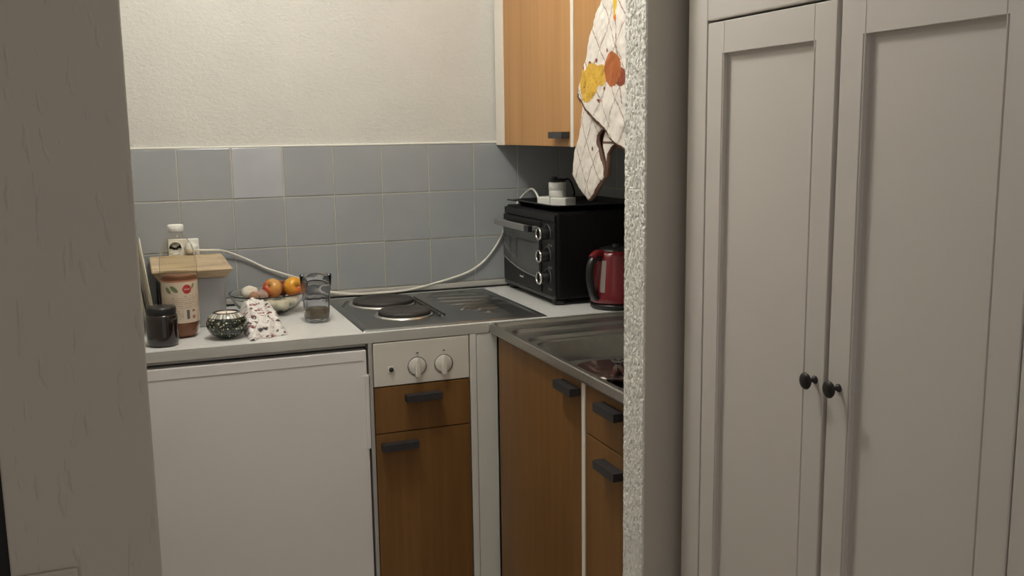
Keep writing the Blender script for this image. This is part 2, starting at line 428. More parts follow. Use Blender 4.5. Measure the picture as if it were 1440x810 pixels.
def bar_handle(parent, axis, u0, u1, face, z, out=0.026, h=0.018):
    # square pull: front lip, top plate and closed ends in one piece
    b = BM()
    prof = [(0.0005,h/2),(-out,h/2),(-out,-h/2),(-out+0.004,-h/2),(-out+0.004,h/2-0.004),(0.0005,h/2-0.004)]
    if axis == 'x':
        prism(b, [(face+p, z+q) for p, q in prof], 'x', u0, u1)
        for u in (u0, u1-0.004): box(b, u, u+0.004, face-out+0.0035, face+0.0005, z-h/2+0.0005, z+h/2-0.0035)
    else:
        A = [b.verts.new((face+p, u0, z+q)) for p, q in prof]; B = [b.verts.new((face+p, u1, z+q)) for p, q in prof]
        b.faces.new(A); b.faces.new(B[::-1])
        for k in range(len(A)): b.faces.new([A[k],A[(k+1)%len(A)],B[(k+1)%len(A)],B[k]])
        for u in (u0, u1-0.004): box(b, face-out+0.0035, face+0.0005, u, u+0.004, z-h/2+0.0005, z+h/2-0.0035)
    return obj('handle', b, handle_mat, parent)

# ---------------------------------------------------------------- base cabinet under the hob
F = -0.600
t = thing('base_cabinet', (0.40, -0.3, 0), 'narrow oak base cabinet with the hob control panel above its drawer', 'cabinet')
b = BM(); box(b, 0.2695, 0.5315, F+0.019, -0.03, 0.08, CB-0.001); obj('body', b, gap_black, t)
b = BM(); box(b, 0.2705, 0.5305, F, F+0.018, 0.728, CB-0.0025, bev=0.0015); cp = obj('control_panel', b, panel_cream, t, label='cream control panel')
def flat(b, poly, y, mi=0, th=0.0006):
    prism(b, poly, 'y', y-th, y, mi=mi)
for (kx, kz) in ((0.3865,0.7735), (0.459,0.7735)):
    b = BM(); R = Matrix.Rotation(PI/2, 4, 'X')
    lathe(b, [(0.0256,0),(0.0256,0.0012),(0.0240,0.0012),(0.0240,0.0)], (kx,F-0.0003,kz), 40, R)
    obj('dial_ring', b, grey_plastic, cp)
    b = BM(); lathe(b, [(0.0236,0),(0.0232,0.0022),(0.020,0.0032),(0,0.0034)], (kx,F-0.0003,kz), 40, R)
    n0 = len(b.verts)
    loops(b, [[(kx+px*s, F-h, kz+pz*(1+0.02*k)) for (px,pz) in ((-0.0065,-0.0245),(0.0065,-0.0245),(0.0070,0.0),(0.0045,0.016),(0,0.0245),(-0.0045,0.016),(-0.0070,0.0))] for k,(s,h) in enumerate(((1,0.0025),(0.98,0.011),(0.90,0.0145),(0.7,0.016)))], smooth=False)
    obj('dial_knob', b, panel_cream, cp)
    b = BM(); prism(b, [(kx-0.005+0.002,0.8095),(kx+0.003,0.8115),(kx+0.006,0.8085),(kx,0.8075)], 'y', F-0.0008, F); obj('dial_mark', b, grey_plastic, cp)
b = BM(); box(b, 0.3085, 0.3245, F-0.002, F, 0.763, 0.780, bev=0.001); lm = obj('indicator_lamp', b, white_plastic, cp)
b = BM(); lathe(b, [(0.0062,0),(0.0062,0.002),(0.004,0.0035),(0,0.004)], (0.3165,F-0.002,0.7715), 24, Matrix.Rotation(PI/2,4,'X')); obj('lens', b, iron, lm)
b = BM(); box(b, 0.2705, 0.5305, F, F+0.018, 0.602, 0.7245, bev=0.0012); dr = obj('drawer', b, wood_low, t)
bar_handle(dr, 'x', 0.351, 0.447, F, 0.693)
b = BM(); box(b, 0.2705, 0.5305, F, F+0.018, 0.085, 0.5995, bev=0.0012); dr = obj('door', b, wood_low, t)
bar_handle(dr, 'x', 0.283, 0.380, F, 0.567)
b = BM(); box(b, 0.2695, 0.5315, F+0.06, F+0.075, 0, 0.079); obj('plinth', b, gap_black, t)

# corner filler
t = thing('corner_panel', (0.57, -0.59, 0), 'white filler panel closing the corner between the two oak cabinet runs', 'panel')
b = BM(); box(b, 0.5335, 0.551, F, F+0.016, 0.0, CB-0.001, bev=0.001); obj('edge_strip', b, white_lam, t)
b = BM(); box(b, 0.5525, 0.612, F+0.002, F+0.016, 0.0, CB-0.001, bev=0.0015)
obj('front_panel', b, white_lam, t)

# ---------------------------------------------------------------- right run
FX = 0.607; SB = 0.844
t = thing('base_cabinet', (0.9, -0.9, 0), 'oak base cabinet with one wide door below the sink bowl', 'cabinet', None)
b = BM(); box(b, FX+0.019, 1.185, -1.142, -0.602, 0.08, 0.755); obj('body', b, gap_black, t)
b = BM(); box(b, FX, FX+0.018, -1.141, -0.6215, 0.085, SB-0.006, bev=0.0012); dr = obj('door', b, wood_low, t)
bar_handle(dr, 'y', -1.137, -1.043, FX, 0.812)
b = BM(); box(b, FX+0.05, FX+0.065, -1.142, -0.602, 0, 0.079); obj('plinth', b, gap_black, t)
b = BM(); box(b, FX-0.001, 0.66, -1.1605, -1.1435, 0.0, SB-0.001, bev=0.001)
obj('side_panel', b, white_warm, t, label='white edge of the side panel beside the door')
t = thing('base_cabinet', (0.9, -1.28, 0), 'oak base cabinet with a drawer over a door, partly behind the rough wall end', 'cabinet')
b = BM(); box(b, FX+0.019, 1.185, -1.398, -1.162, 0.08, 0.755); obj('body', b, gap_black, t)
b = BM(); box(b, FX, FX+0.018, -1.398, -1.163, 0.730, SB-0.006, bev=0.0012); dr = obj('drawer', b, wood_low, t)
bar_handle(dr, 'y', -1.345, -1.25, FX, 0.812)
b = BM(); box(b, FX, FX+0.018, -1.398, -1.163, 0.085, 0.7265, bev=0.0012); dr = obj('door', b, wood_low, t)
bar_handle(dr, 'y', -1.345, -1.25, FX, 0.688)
b = BM(); box(b, FX+0.05, FX+0.065, -1.398, -1.162, 0, 0.079); obj('plinth', b, gap_black, t)

# ---------------------------------------------------------------- sink unit
t = thing('kitchen_sink', (0.9, -1.0, 0.845), 'stainless steel sink top with a stepped rim and a deep bowl', 'sink')
b = BM(); ls = []
def rl(x0,x1,y0,y1,r,z): return [(x,y,z) for x,y in rrect(x0,x1,y0,y1,r,8)]
FXS = 0.590
ls += [rl(FXS+0.002,1.186,-1.398,-0.6015,0.002,0.8455), rl(FXS,1.187,-1.399,-0.6010,0.002,0.850), rl(FXS,1.187,-1.399,-0.6010,0.002,0.868), rl(FXS+0.002,1.186,-1.398,-0.6025,0.003,0.8708)]
ls += [rl(FXS+0.008,1.178,-1.392,-0.613,0.010,0.8708), rl(FXS+0.012,1.175,-1.389,-0.617,0.012,0.8630)]
ls += [rl(FXS+0.026,1.165,-1.380,-0.678,0.030,0.8630), rl(FXS+0.029,1.162,-1.377,-0.684,0.032,0.8550)]
ls += [rl(FXS+0.040,1.15,-1.370,-0.742,0.045,0.8550), rl(FXS+0.043,1.148,-1.368,-0.748,0.047,0.8470)]
ls += [rl(FXS+0.052,1.14,-1.362,-0.765,0.055,0.8470), rl(FXS+0.055,1.136,-1.358,-0.769,0.056,0.843), rl(FXS+0.062,1.13,-1.352,-0.775,0.06,0.79), rl(FXS+0.072,1.12,-1.342,-0.80,0.06,0.7785), rl(FXS+0.10,1.09,-1.312,-0.83,0.05,0.775)]
loops(b, ls, smooth=False)
obj('sink_bowl', b, steel, t, smooth=False)
b = BM(); lathe(b, [(0.04,0.7755),(0.038,0.7775),(0.03,0.7760),(0,0.7760)], (0.9,-1.1,0), 32); obj('drain', b, chrome, t)
# washing-up in the bowl
t = thing('dinner_plate', (0.80, -0.93, 0.775), 'reddish brown patterned dish lying in the sink bowl', 'plate')
b = BM(); lathe(b, [(0,0.7775),(0.055,0.7775),(0.06,0.779),(0.095,0.792),(0.10,0.795),(0.098,0.797),(0.06,0.783),(0,0.781)], (0.80,-0.92,0), 56)
o = obj('dish', b, attr_mat('patterned_glaze', 0.35, spec=0.3), t)
def dishpat(c, i):
    f = noise.noise(Vector((c.x*70, c.y*70, 0)))
    return (0.16,0.12,0.10) if f > 0.25 else (0.035,0.014,0.013)
set_pattern(o, dishpat)
def cutlery(name, label, p0, ang, z, kind):
    t = thing(name, (p0[0],p0[1],z), label, 'cutlery')
    T = Matrix.Translation((p0[0],p0[1],z)) @ Matrix.Rotation(ang,4,'Z')
    b = BM(); pts = [(0,-0.004),(0.08,-0.006),(0.10,-0.004),(0.12,-0.0035),(0.12,0.0035),(0.10,0.004),(0.08,0.006),(0,0.004)]
    prism(b, pts, 'z', 0, 0.0025, bev=0.0006)
    for v in b.verts: v.co = T @ v.co
    obj('shaft', b, chrome, t)
    b = BM()
    if kind == 'spoon':
        for v in lathe(b, [(0,-0.004),(0.010,-0.002),(0.016,0.003),(0.0175,0.0035),(0.0155,0.002),(0.009,-0.0035+0.0015),(0,-0.0025)], (0,0,0), 24):
            pass
        for v in b.verts: v.co = T @ Vector((v.co.x*1.5+0.142, v.co.y, v.co.z+0.0025))
        obj('spoon_bowl', b, chrome, t)
    else:
        box(b, 0.119, 0.137, -0.011, 0.011, 0.0, 0.0022, bev=0.0006)
        for k in range(4): box(b, 0.1365, 0.175, -0.011+k*0.0062, -0.011+k*0.0062+0.0033, 0.0, 0.0022, bev=0.0005)
        for v in b.verts: v.co = T @ v.co
        obj('tines', b, chrome, t)
cutlery('spoon', 'steel spoon lying across the dish in the sink', (0.76,-0.99,0.798), 1.0, 0.798, 'spoon')
cutlery('fork', 'steel fork lying beside the spoon in the sink', (0.79,-1.0,0.798), 1.25, 0.798, 'fork')

# ---------------------------------------------------------------- wall cabinets
UX = 0.840; UB = 1.335; UT = 2.05
t = thing('wall_cabinet', (1.0, -0.3, UB), 'light oak wall cabinet in the corner above the mini oven', 'cabinet')
b = BM(); box(b, UX+0.019, 1.186, -0.589, -0.001, UB+0.001, UT); obj('body', b, white_lam, t)
b = BM(); box(b, UX-0.001, UX+0.018, -0.0755, -0.0012, UB-0.001, UT, bev=0.001); obj('filler_strip', b, white_warm, t, label='white filler strip against the tiled wall')
b = BM(); box(b, UX, UX+0.018, -0.581, -0.0775, UB, UT, bev=0.0012); dr = obj('door', b, wood_top, t)
bar_handle(dr, 'y', -0.574, -0.482, UX, 1.366, out=0.024)
b = BM(); box(b, UX-0.001, UX+0.018, -0.5915, -0.5825, UB-0.001, UT, bev=0.0008); obj('side_panel', b, white_warm, t)
t = thing('wall_cabinet', (1.0, -0.9, UB), 'light oak wall cabinet behind the hanging oven cloths', 'cabinet')
b = BM(); box(b, UX+0.019, 1.186, -1.11, -0.5925, UB+0.001, UT); obj('body', b, white_lam, t)
b = BM(); box(b, UX, UX+0.018, -1.108, -0.6015, UB, UT, bev=0.0012); dr = obj('door', b, wood_top, t)
b = BM(); box(b, UX-0.001, UX+0.018, -0.600, -0.5925, UB-0.001, UT, bev=0.0008); obj('side_panel', b, white_warm, t)
# hook on that door
t = thing('wall_hook', (0.815, -0.95, 1.80), 'small metal hook on the second oak wall cabinet door', 'hook')
b = BM(); box(b, 0.8365, 0.8395, -0.962, -0.938, 1.82, 1.87, bev=0.001)
tube(b, spline([(0.838,-0.95,1.85),(0.815,-0.95,1.84),(0.790,-0.95,1.815),(0.778,-0.95,1.825),(0.776,-0.95,1.84)],6), 0.003, 8)
obj('hook_body', b, chrome, t)

# ---------------------------------------------------------------- mini oven
t = thing('mini_oven', (1.0, -0.24, CT), 'black countertop mini oven with three silver-ringed dials', 'oven')
OX, OXB, OY0, OY1, OZ0, OZ1 = 0.852, 1.165, -0.443, -0.030, 0.888, 1.143
b = BM(); box(b, OX+0.006, OXB, OY0, OY1, OZ0, OZ1, bev=0.010, seg=3); obj('body', b, oven_black, t)
b = BM()
box(b, OX-0.002, OX+0.006, OY0+0.003, OY1-0.003, OZ0-0.001, OZ0+0.010, bev=0.002)
obj('lower_trim', b, mat('oven_trim', (0.03,0.03,0.03), 0.4), t)
b = BM(); box(b, OX-0.001, OX+0.0062, OY0+0.005, OY1-0.005, OZ1-0.028, OZ1-0.006, bev=0.003)
obj('upper_trim', b, oven_face, t)
b = BM(); box(b, OX, OX+0.0062, OY0+0.004, -0.345, OZ0+0.010, OZ1-0.0285, bev=0.002); cpn = obj('dial_panel', b, oven_face, t)
b = BM(); box(b, OX-0.004, OX+0.0062, -0.3435, OY1-0.004, OZ0+0.0115, OZ1-0.030, bev=0.002); dr = obj('door', b, oven_face, t)
# glass window whose lower edge is a curve
poly = [(-0.336, 1.075)]
poly += [(-0.336, 0.9425)]
for k in range(1, 15):
    u = k/14; poly.append((-0.336+0.298*u, 0.9425 + 0.036*u**2.4 ))
poly += [(-0.038, 1.075)]
b = BM(); prism(b, poly, 'x', OX-0.0062, OX-0.0042, bev=0.0004); obj('glass_window', b, oven_glass, dr)
b = BM()
arc = [(OX-0.0065, -0.336+0.298*u, 0.9415 + 0.036*u**2.4) for u in [k/20 for k in range(21)]]
tube(b, arc, 0.0016, 8); obj('window_trim', b, silver_mark, dr)
b = BM()
for yy in (-0.10,-0.155): box(b, OX-0.0070, OX-0.0064, yy-0.0012, yy+0.0012, 0.97, 1.045)
box(b, OX-0.0070, OX-0.0064, -0.33, -0.05, 1.0435, 1.0455)
obj('grill_rack', b, rack_mat, dr)
# handle
b = BM()
box(b, 0.812, 0.826, -0.300, -0.046, 1.080, 1.0985, bev=0.0015)
for yy in (-0.325, -0.062): box(b, 0.8255, OX-0.0045, yy, yy+0.016, 1.083, 1.0955)
dh = obj('door_handle', b, oven_bar_lit, dr, label='handle bar, its lit stretch coloured grey')
b = BM(); box(b, 0.8125, 0.826, -0.334, -0.3003, 1.080, 1.0985, bev=0.0015); obj('bar_end_shaded', b, black_plastic, dr, label='black end of the handle bar')  # shaded end of the same bar, darkened by colour
# small worn mark below the window
b = BM()
for k, (yy, hh) in enumerate(((-0.176,0.006),(-0.181,0.004),(-0.185,0.004),(-0.189,0.004),(-0.193,0.004),(-0.197,0.004),(-0.201,0.006))):
    box(b, OX-0.0045, OX-0.0041, yy-0.0032, yy, 0.924, 0.924+hh)
obj('maker_mark', b, mat('silver_print', (0.7,0.7,0.68), 0.4), dr, label='tiny silver lettering below the window')
RX = Matrix.Rotation(-PI/2, 4, 'Y')
for kz in (1.080, 1.014, 0.949):
    b = BM(); lathe(b, [(0.0185,0),(0.0185,0.026),(0.0165,0.028),(0.0,0.028)], (OX-0.0002,-0.386,kz), 36, RX); kn = obj('dial', b, black_plastic, cpn)
    b = BM(); lathe(b, [(0.0145,0.0278),(0.0150,0.0305),(0.0185,0.0305),(0.0198,0.0280),(0.0198,0.022),(0.0186,0.022)], (OX-0.0002,-0.386,kz), 36, RX); obj('dial_ring', b, chrome, kn)
    b = BM(); box(b, OX-0.032, OX-0.0282, -0.3875, -0.3845, kz-0.012, kz+0.012, bev=0.0005); obj('pointer', b, black_plastic, kn)
    b = BM()
    pts = [(OX-0.0004, -0.386+0.027*math.cos(a), kz+0.027*math.sin(a)) for a in [PI*(-0.15+1.3*k/24) for k in range(25)]]
    tube(b, pts, 0.0006, 6)
    for q in range(3): box(b, OX-0.0008, OX-0.0003, -0.420+q*0.011, -0.417+q*0.011, kz-0.036-0.002*(q%2), kz-0.030)
    obj('dial_scale', b, silver_mark, cpn)
for (fx, fy) in ((0.875,-0.415),(0.875,-0.060),(1.13,-0.415),(1.13,-0.060)):
    b = BM(); lathe(b, [(0,CT+0.0005),(0.015,CT+0.0005),(0.018,CT+0.004),(0.018,OZ0+0.001),(0,OZ0+0.001)], (fx,fy,0), 20); obj('foot', b, black_plastic, t)
# baking tray lying on the oven
t = thing('baking_tray', (1.02,-0.22,OZ1), 'black baking tray lying on top of the mini oven', 'tray')
b = BM(); tz = OZ1
def tl(m, z, r): return [(x,y,z) for x,y in rrect(0.868+m,1.172-m,-0.405+m,-0.055-m,r,6)]
loops(b, [tl(0.022,tz+0.0035,0.02), tl(0.006,tz+0.018,0.03), tl(0.0,tz+0.0185,0.035), tl(-0.004,tz+0.0175,0.038), tl(-0.004,tz+0.016,0.038), tl(0.005,tz+0.0165,0.03), tl(0.020,tz+0.0008,0.02)], close_first=True)
obj('tray_pan', b, black_plastic, t)
b = BM(); box(b, 0.846, 0.8655, -0.135, -0.075, tz+0.0155, tz+0.0195, bev=0.001); obj('grip', b, black_plastic, t)

# extension block on the tray
def obb(b, o, e, n, L, W, z0, z1, bev=0.002):
    box(b, 0, L, 0, W, z0, z1, bev=bev)
    for v in b.verts: v.co = Vector((o[0]+e[0]*v.co.x+n[0]*v.co.y, o[1]+e[1]*v.co.x+n[1]*v.co.y, v.co.z))
e = (0.41,-0.912); n = (0.912,0.41); so = (0.902,-0.190)
t = thing('power_strip', (0.94,-0.24,tz+0.004), 'small white socket block lying on the black baking tray', 'power strip')
b = BM(); obb(b, so, e, n, 0.118, 0.052, tz+0.0045, tz+0.032, 0.004); obj('block_body', b, white_plastic, t)
b = BM(); obb(b, (so[0]+e[0]*0.055-n[0]*0.0008, so[1]+e[1]*0.055-n[1]*0.0008), e, n, 0.001, 0.0535, tz+0.006, tz+0.0325, 0.0002); obj('seam', b, grey_plastic, t)
ac = Vector((so[0]+e[0]*0.062+n[0]*0.028, so[1]+e[1]*0.062+n[1]*0.028, tz+0.0325))
t = thing('plug_adapter', tuple(ac), 'round white plug adapter standing on the white socket block', 'adapter')
b = BM(); lathe(b, [(0,0),(0.025,0),(0.0265,0.002),(0.0265,0.018),(0.0258,0.019),(0.0258,0.021),(0.0275,0.022),(0.0275,0.042),(0.026,0.0445),(0,0.0445)], ac, 40); obj('adapter_body', b, white_plastic, t)
t = thing('black_plug', (ac.x, ac.y, ac.z+0.0445), 'flat black plug pushed into the top of the white adapter', 'plug')
b = BM(); box(b, ac.x-0.022, ac.x+0.022, ac.y-0.015, ac.y+0.015, ac.z+0.045, ac.z+0.056, bev=0.004)
box(b, ac.x-0.015, ac.x-0.004, ac.y-0.012, ac.y+0.012, ac.z+0.0555, ac.z+0.062, bev=0.002); obj('plug_body', b, black_plastic, t)
b = BM(); tube(b, spline([(ac.x+0.02,ac.y,ac.z+0.05),(ac.x+0.05,ac.y+0.02,ac.z+0.05),(ac.x+0.085,ac.y+0.06,ac.z+0.01),(ac.x+0.10,ac.y+0.10,tz+0.008)],8), 0.003, 8); obj('cord', b, black_plastic, t)

# wall socket and cable
t = thing('wall_socket', (-0.149,0,1.05), 'white double wall socket on the grey tiles behind the plastic bottle', 'socket')
b = BM(); box(b, -0.193, -0.105, -0.012, -0.0022, 1.025, 1.079, bev=0.003); obj('plate', b, white_plastic, t)
for cx in (-0.172,-0.128):
    b = BM(); lathe(b, [(0.0195,0),(0.0195,0.002),(0.0182,0.002),(0.0175,-0.0008+0.001),(0,0.0002)], (cx,-0.0118,1.052), 32, Matrix.Rotation(PI/2,4,'X')); obj('socket_well', b, white_plastic, t)
t = thing('extension_cord', (0.3,-0.02,0.88), 'white cable running along the tiles from the wall socket to the oven', 'cable')
pts = [(-0.128,-0.028,1.048),(-0.100,-0.036,1.046),(-0.05,-0.03,1.042),(-0.012,-0.014,1.028),(0.035,-0.010,1.005),(0.085,-0.010,0.977),(0.135,-0.012,0.957),(0.185,-0.014,0.938),(0.235,-0.018,0.908),(0.285,-0.022,0.890),(0.35,-0.026,0.881),(0.42,-0.026,0.8795),(0.50,-0.024,0.8800),(0.56,-0.020,0.886),(0.625,-0.012,0.897),(0.70,-0.010,0.914),(0.75,-0.010,0.933),(0.79,-0.010,0.960),(0.82,-0.010,0.992),(0.845,-0.010,1.03),(0.875,-0.012,1.09),(0.905,-0.012,1.14),(0.920,-0.016,1.163),(0.928,-0.045,1.181),(0.925,-0.095,1.193),(0.917,-0.150,1.183),(0.9115,-0.186,tz+0.020)]
b = BM(); tube(b, spline(pts, 8), 0.0034, 8); obj('cord', b, cable_mat, t)
b = BM(); lathe(b, [(0,0.0005),(0.017,0.0005),(0.018,0.004),(0.016,0.018),(0.008,0.024),(0,0.0245)], (-0.128,-0.0145,1.052), 28, Matrix.Rotation(PI/2,4,'X')); obj('wall_plug', b, white_plastic, t)

# ---------------------------------------------------------------- kettle
KX, KY = 1.008, -0.521
t = thing('kettle', (KX,KY,CT), 'red electric kettle with a black handle beside the mini oven', 'kettle')
b = BM(); lathe(b, [(0,CT+0.001),(0.069,CT+0.001),(0.073,CT+0.005),(0.073,CT+0.014),(0.069,CT+0.018),(0,CT+0.018)], (KX,KY,0), 56); obj('power_base', b, black_plastic, t)
b = BM(); lathe(b, [(0,0.8885),(0.070,0.8885),(0.0745,0.893),(0.0750,0.905),(0.0715,0.95),(0.0655,1.00),(0.061,1.03),(0.058,1.042),(0.053,1.048),(0,1.0485)], (KX,KY,0), 64)
obj('body', b, kettle_red, t)
b = BM(); lathe(b, [(0.049,1.0487),(0.047,1.054),(0.03,1.058),(0.010,1.0585),(0.010,1.066),(0,1.067)], (KX,KY,0), 40); obj('lid', b, black_plastic, t)
ha = math.radians(197); hd = Vector((math.cos(ha), math.sin(ha), 0)); kc = Vector((KX,KY,0))
b = BM()
hp = [kc+hd*0.057+Vector((0,0,1.030)), kc+hd*0.081+Vector((0,0,1.032)), kc+hd*0.096+Vector((0,0,1.012)), kc+hd*0.100+Vector((0,0,0.980)), kc+hd*0.096+Vector((0,0,0.945)), kc+hd*0.086+Vector((0,0,0.918)), kc+hd*0.072+Vector((0,0,0.905))]
tube(b, spline(hp, 8), 0.0120, 14); obj('handle', b, black_plastic, t)
b = BM()
hp = [kc+hd*0.052+Vector((0,0,1.040)), kc+hd*0.075+Vector((0,0,1.043)), kc+hd*0.093+Vector((0,0,1.030))]
tube(b, spline(hp, 8), 0.0125, 14); obj('handle_cap', b, kettle_red, t, label='red cap over the top of the handle')
wa = math.radians(213); wd = Vector((math.cos(wa), math.sin(wa), 0)); ws = Vector((-wd.y, wd.x, 0))
b = BM(); A = []
for (zz, rr) in ((0.925,0.0738),(0.95,0.0720),(0.98,0.0683),(1.01,0.0645),(1.022,0.0627)):
    A.append([kc+Vector((0,0,zz))+Vector((math.cos(wa+s*0.11)*rr*1.004, math.sin(wa+s*0.11)*rr*1.004,0)) for s in (-1,-0.5,0,0.5,1)])
R = [[b.verts.new(p) for p in r] for r in A]
for r0, r1 in zip(R,R[1:]):
    for i in range(4): b.faces.new([r0[i],r0[i+1],r1[i+1],r1[i]])
bmesh.ops.solidify(b, geom=b.faces[:], thickness=-0.0015)
obj('water_window', b, window_mat, t, label='pale vertical water window')
for ch in t.children:
    if not ch.name.startswith('power_base'):
        for v in ch.data.vertices: v.co.z = 0.8885+(v.co.z-0.8885)*0.93

# ---------------------------------------------------------------- bottle
BX, BY = -0.183, -0.418
t = thing('plastic_bottle', (BX,BY,CT), 'half-empty clear plastic bottle with white cap and apple label', 'bottle')
def petal(a, r, z):
    f = max(0, min(1, (CT+0.030-z)/0.03)); return r*(1-0.10*f*(0.5+0.5*math.cos(5*a)))
outer = [(0,CT+0.006),(0.018,CT+0.0012),(0.034,CT+0.0012),(0.041,CT+0.010),(0.0445,CT+0.028),(0.0450,CT+0.036),(0.0440,CT+0.045),(0.0440,CT+0.155),(0.0455,CT+0.165),(0.0460,CT+0.185),(0.0435,CT+0.210),(0.036,CT+0.235),(0.026,CT+0.252),(0.0165,CT+0.262),(0.0140,CT+0.268),(0.0140,CT+0.284)]
inner = [(max(r-0.0008,0), z+0.0008) for r, z in outer][::-1]
b = BM(); lathe(b, outer+inner, (BX,BY,0), 60, rfun=petal); obj('bottle_body', b, pet, t)
b = BM(); lq = [(0,CT+0.0080)]+[(max(r-0.0015,0), z+0.0012) for r,z in outer[1:8]]+[(0.0428,CT+0.158),(0.0430,CT+0.160),(0,CT+0.160)]
lathe(b, lq, (BX,BY,0), 60, rfun=petal); obj('drink', b, tea, t, label='reddish brown drink')
b = BM(); lathe(b, [(0,CT+0.268+0.0045),(0.0,CT+0.2875),(0.0175,CT+0.2875),(0.0190,CT+0.286),(0.0190,CT+0.272),(0.0180,CT+0.2705),(0.0155,CT+0.2705),(0.0155,CT+0.285),(0,CT+0.285)][1:], (BX,BY,0), 48, rfun=lambda a,r,z: r*(1+0.012*math.cos(36*a)) if r>0.018 else r)
obj('cap', b, white_plastic, t, label='white screw cap')
# label: grid with a printed pattern
b = BM(); na, nzl = 220, 130; lz0, lz1 = CT+0.041, CT+0.150; lr = 0.0447
gr = [[b.verts.new((BX+lr*math.cos(2*PI*i/na), BY+lr*math.sin(2*PI*i/na), lz0+(lz1-lz0)*j/nzl)) for j in range(nzl+1)] for i in range(na)]
for i in range(na):
    for j in range(nzl):
        f = b.faces.new([gr[i][j],gr[(i+1)%na][j],gr[(i+1)%na][j+1],gr[i][j+1]]); f.smooth = True
lab = obj('label_sleeve', b, attr_mat('printed_label', 0.4), t, label='cream paper label with red apple, small print and bar code')
def labpat(c, i):
    a = math.atan2(c.y-BY, c.x-BX); s = (a - math.radians(-92.5))*lr; z = c.z-lz0   # s: to the right on the side facing the camera
    W = (0.60,0.50,0.38)
    if z > 0.1045: return (0.42,0.17,0.10)
    dx, dz = s-0.018, z-0.086
    if dx*dx+dz*dz < 0.0115**2:
        return (0.55,0.30,0.26) if (abs(dz) < 0.0014 and abs(dx) < 0.008) else ((0.45,0.03,0.03) if dx*dx+dz*dz < 0.0105**2 else (0.25,0.02,0.02))
    for cx, cz, rx, rz, tilt in ((-0.014,0.087,0.012,0.0055,-0.7),(-0.030,0.084,0.010,0.005,-0.9),(0.035,0.093,0.008,0.003,1.0)):
        u = (s-cx)*math.cos(tilt)+(z-cz)*math.sin(tilt); v = -(s-cx)*math.sin(tilt)+(z-cz)*math.cos(tilt)
        if (u/rx)**2+(v/rz)**2 < 1: return (0.16,0.19,0.09)
    if 0.010 < s < 0.026 and 0.010 < z < 0.033:
        return (0.10,0.10,0.11) if int((s*1e4)) % 14 < 8 else W
    if abs(s-0.034) < 0.004 and (abs(z-0.030) < 0.003 or abs(z-0.014) < 0.004): return (0.3,0.14,0.12)
    if 0.036 < z < 0.070 and s > 0.008 or (0.006 < z < 0.066 and s < 0.006):
        k = int(z/0.0016)
        if k % 3 == 0 and noise.noise(Vector((s*420, k*7.3, 1))) > -0.15: return (0.33,0.24,0.18)
    return W
set_pattern(lab, labpat)

# ---------------------------------------------------------------- dark jar
JX, JY = -0.233, -0.513
t = thing('candle_jar', (JX,JY,CT), 'dark brown glass jar with a lid at the left end of the worktop', 'jar')
b = BM(); lathe(b, [(0,CT+0.001),(0.033,CT+0.001),(0.0365,CT+0.004),(0.0375,CT+0.010),(0.0375,CT+0.070),(0.0365,CT+0.076),(0.034,CT+0.079),(0,CT+0.079)], (JX,JY,0), 56); obj('jar_body', b, brown_glass, t)
b = BM(); lathe(b, [(0.0345,CT+0.0795),(0.0355,CT+0.081),(0.0350,CT+0.094),(0.033,CT+0.0965),(0.012,CT+0.098),(0,CT+0.098)], (JX,JY,0), 56); obj('lid', b, black_plastic, t)

# ---------------------------------------------------------------- bread bin
t = thing('bread_bin', (-0.146,-0.19,CT), 'grey storage bin with a wooden lid behind the plastic bottle', 'bread bin')
def bl(x0,x1,y0,y1,r,z): return [(x,y,z) for x,y in rrect(x0,x1,y0,y1,r,8)]
b = BM(); loops(b, [bl(-0.222,-0.066,-0.318,-0.052,0.022,CT+0.0008), bl(-0.226,-0.062,-0.322,-0.048,0.025,CT+0.004), bl(-0.228,-0.060,-0.325,-0.045,0.026,CT+0.125), bl(-0.231,-0.057,-0.328,-0.042,0.027,CT+0.130), bl(-0.231,-0.057,-0.328,-0.042,0.027,CT+0.134)], close_first=True)
obj('bin_body', b, enamel_grey, t)
b = BM(); box(b, -0.224,-0.064,-0.32,-0.05,CT+0.1342,CT+0.1365); obj('seal', b, gap_black, t)
b = BM(); loops(b, [bl(-0.232,-0.058,-0.345,-0.030,0.008,CT+0.137), bl(-0.245,-0.045,-0.368,-0.014,0.006,CT+0.157), bl(-0.246,-0.044,-0.370,-0.012,0.006,CT+0.160), bl(-0.243,-0.047,-0.367,-0.015,0.006,CT+0.162), bl(-0.230,-0.060,-0.348,-0.034,0.008,CT+0.162), bl(-0.227,-0.063,-0.345,-0.037,0.008,CT+0.1605)], close_first=True, smooth=False)
obj('wooden_lid', b, wood_lid, t, label='light wooden lid with a bevelled edge')

# ---------------------------------------------------------------- plates leaning at the left
def lean_disc(name, label, y, xb, R, lean, M, cat, group=None, thick=0.0):
    t = thing(name, (xb,y,CT), label, cat, group)
    b = BM(); lathe(b, [(0,0.004),(R*0.55,0.004),(R*0.62,0.002),(R*0.64,0.004),(R*0.72,0.008),(R,0.015),(R,0.017),(R*0.98,0.0175),(R*0.70,0.0105),(R*0.6,0.0065),(0,0.0065)], (0,0,0), 64)
    T = Matrix.Translation((xb,y,CT+0.001)) @ Matrix.Rotation(-lean,4,'Y') @ Matrix.Translation((0,0,R)) @ Matrix.Rotation(PI/2,4,'Y')
    for v in b.verts: v.co = T @ v.co
    o = obj('plate_disc', b, M, t)
    zmin = min((v.co.z for v in o.data.vertices))
    for v in o.data.vertices: v.co.z += CT+0.0006-zmin
    return t
lean_disc('dinner_plate', 'large cream plate leaning against the left wall, nearest the wall', -0.26, -0.2775, 0.130, 0.13, plate_mat, 'plate')
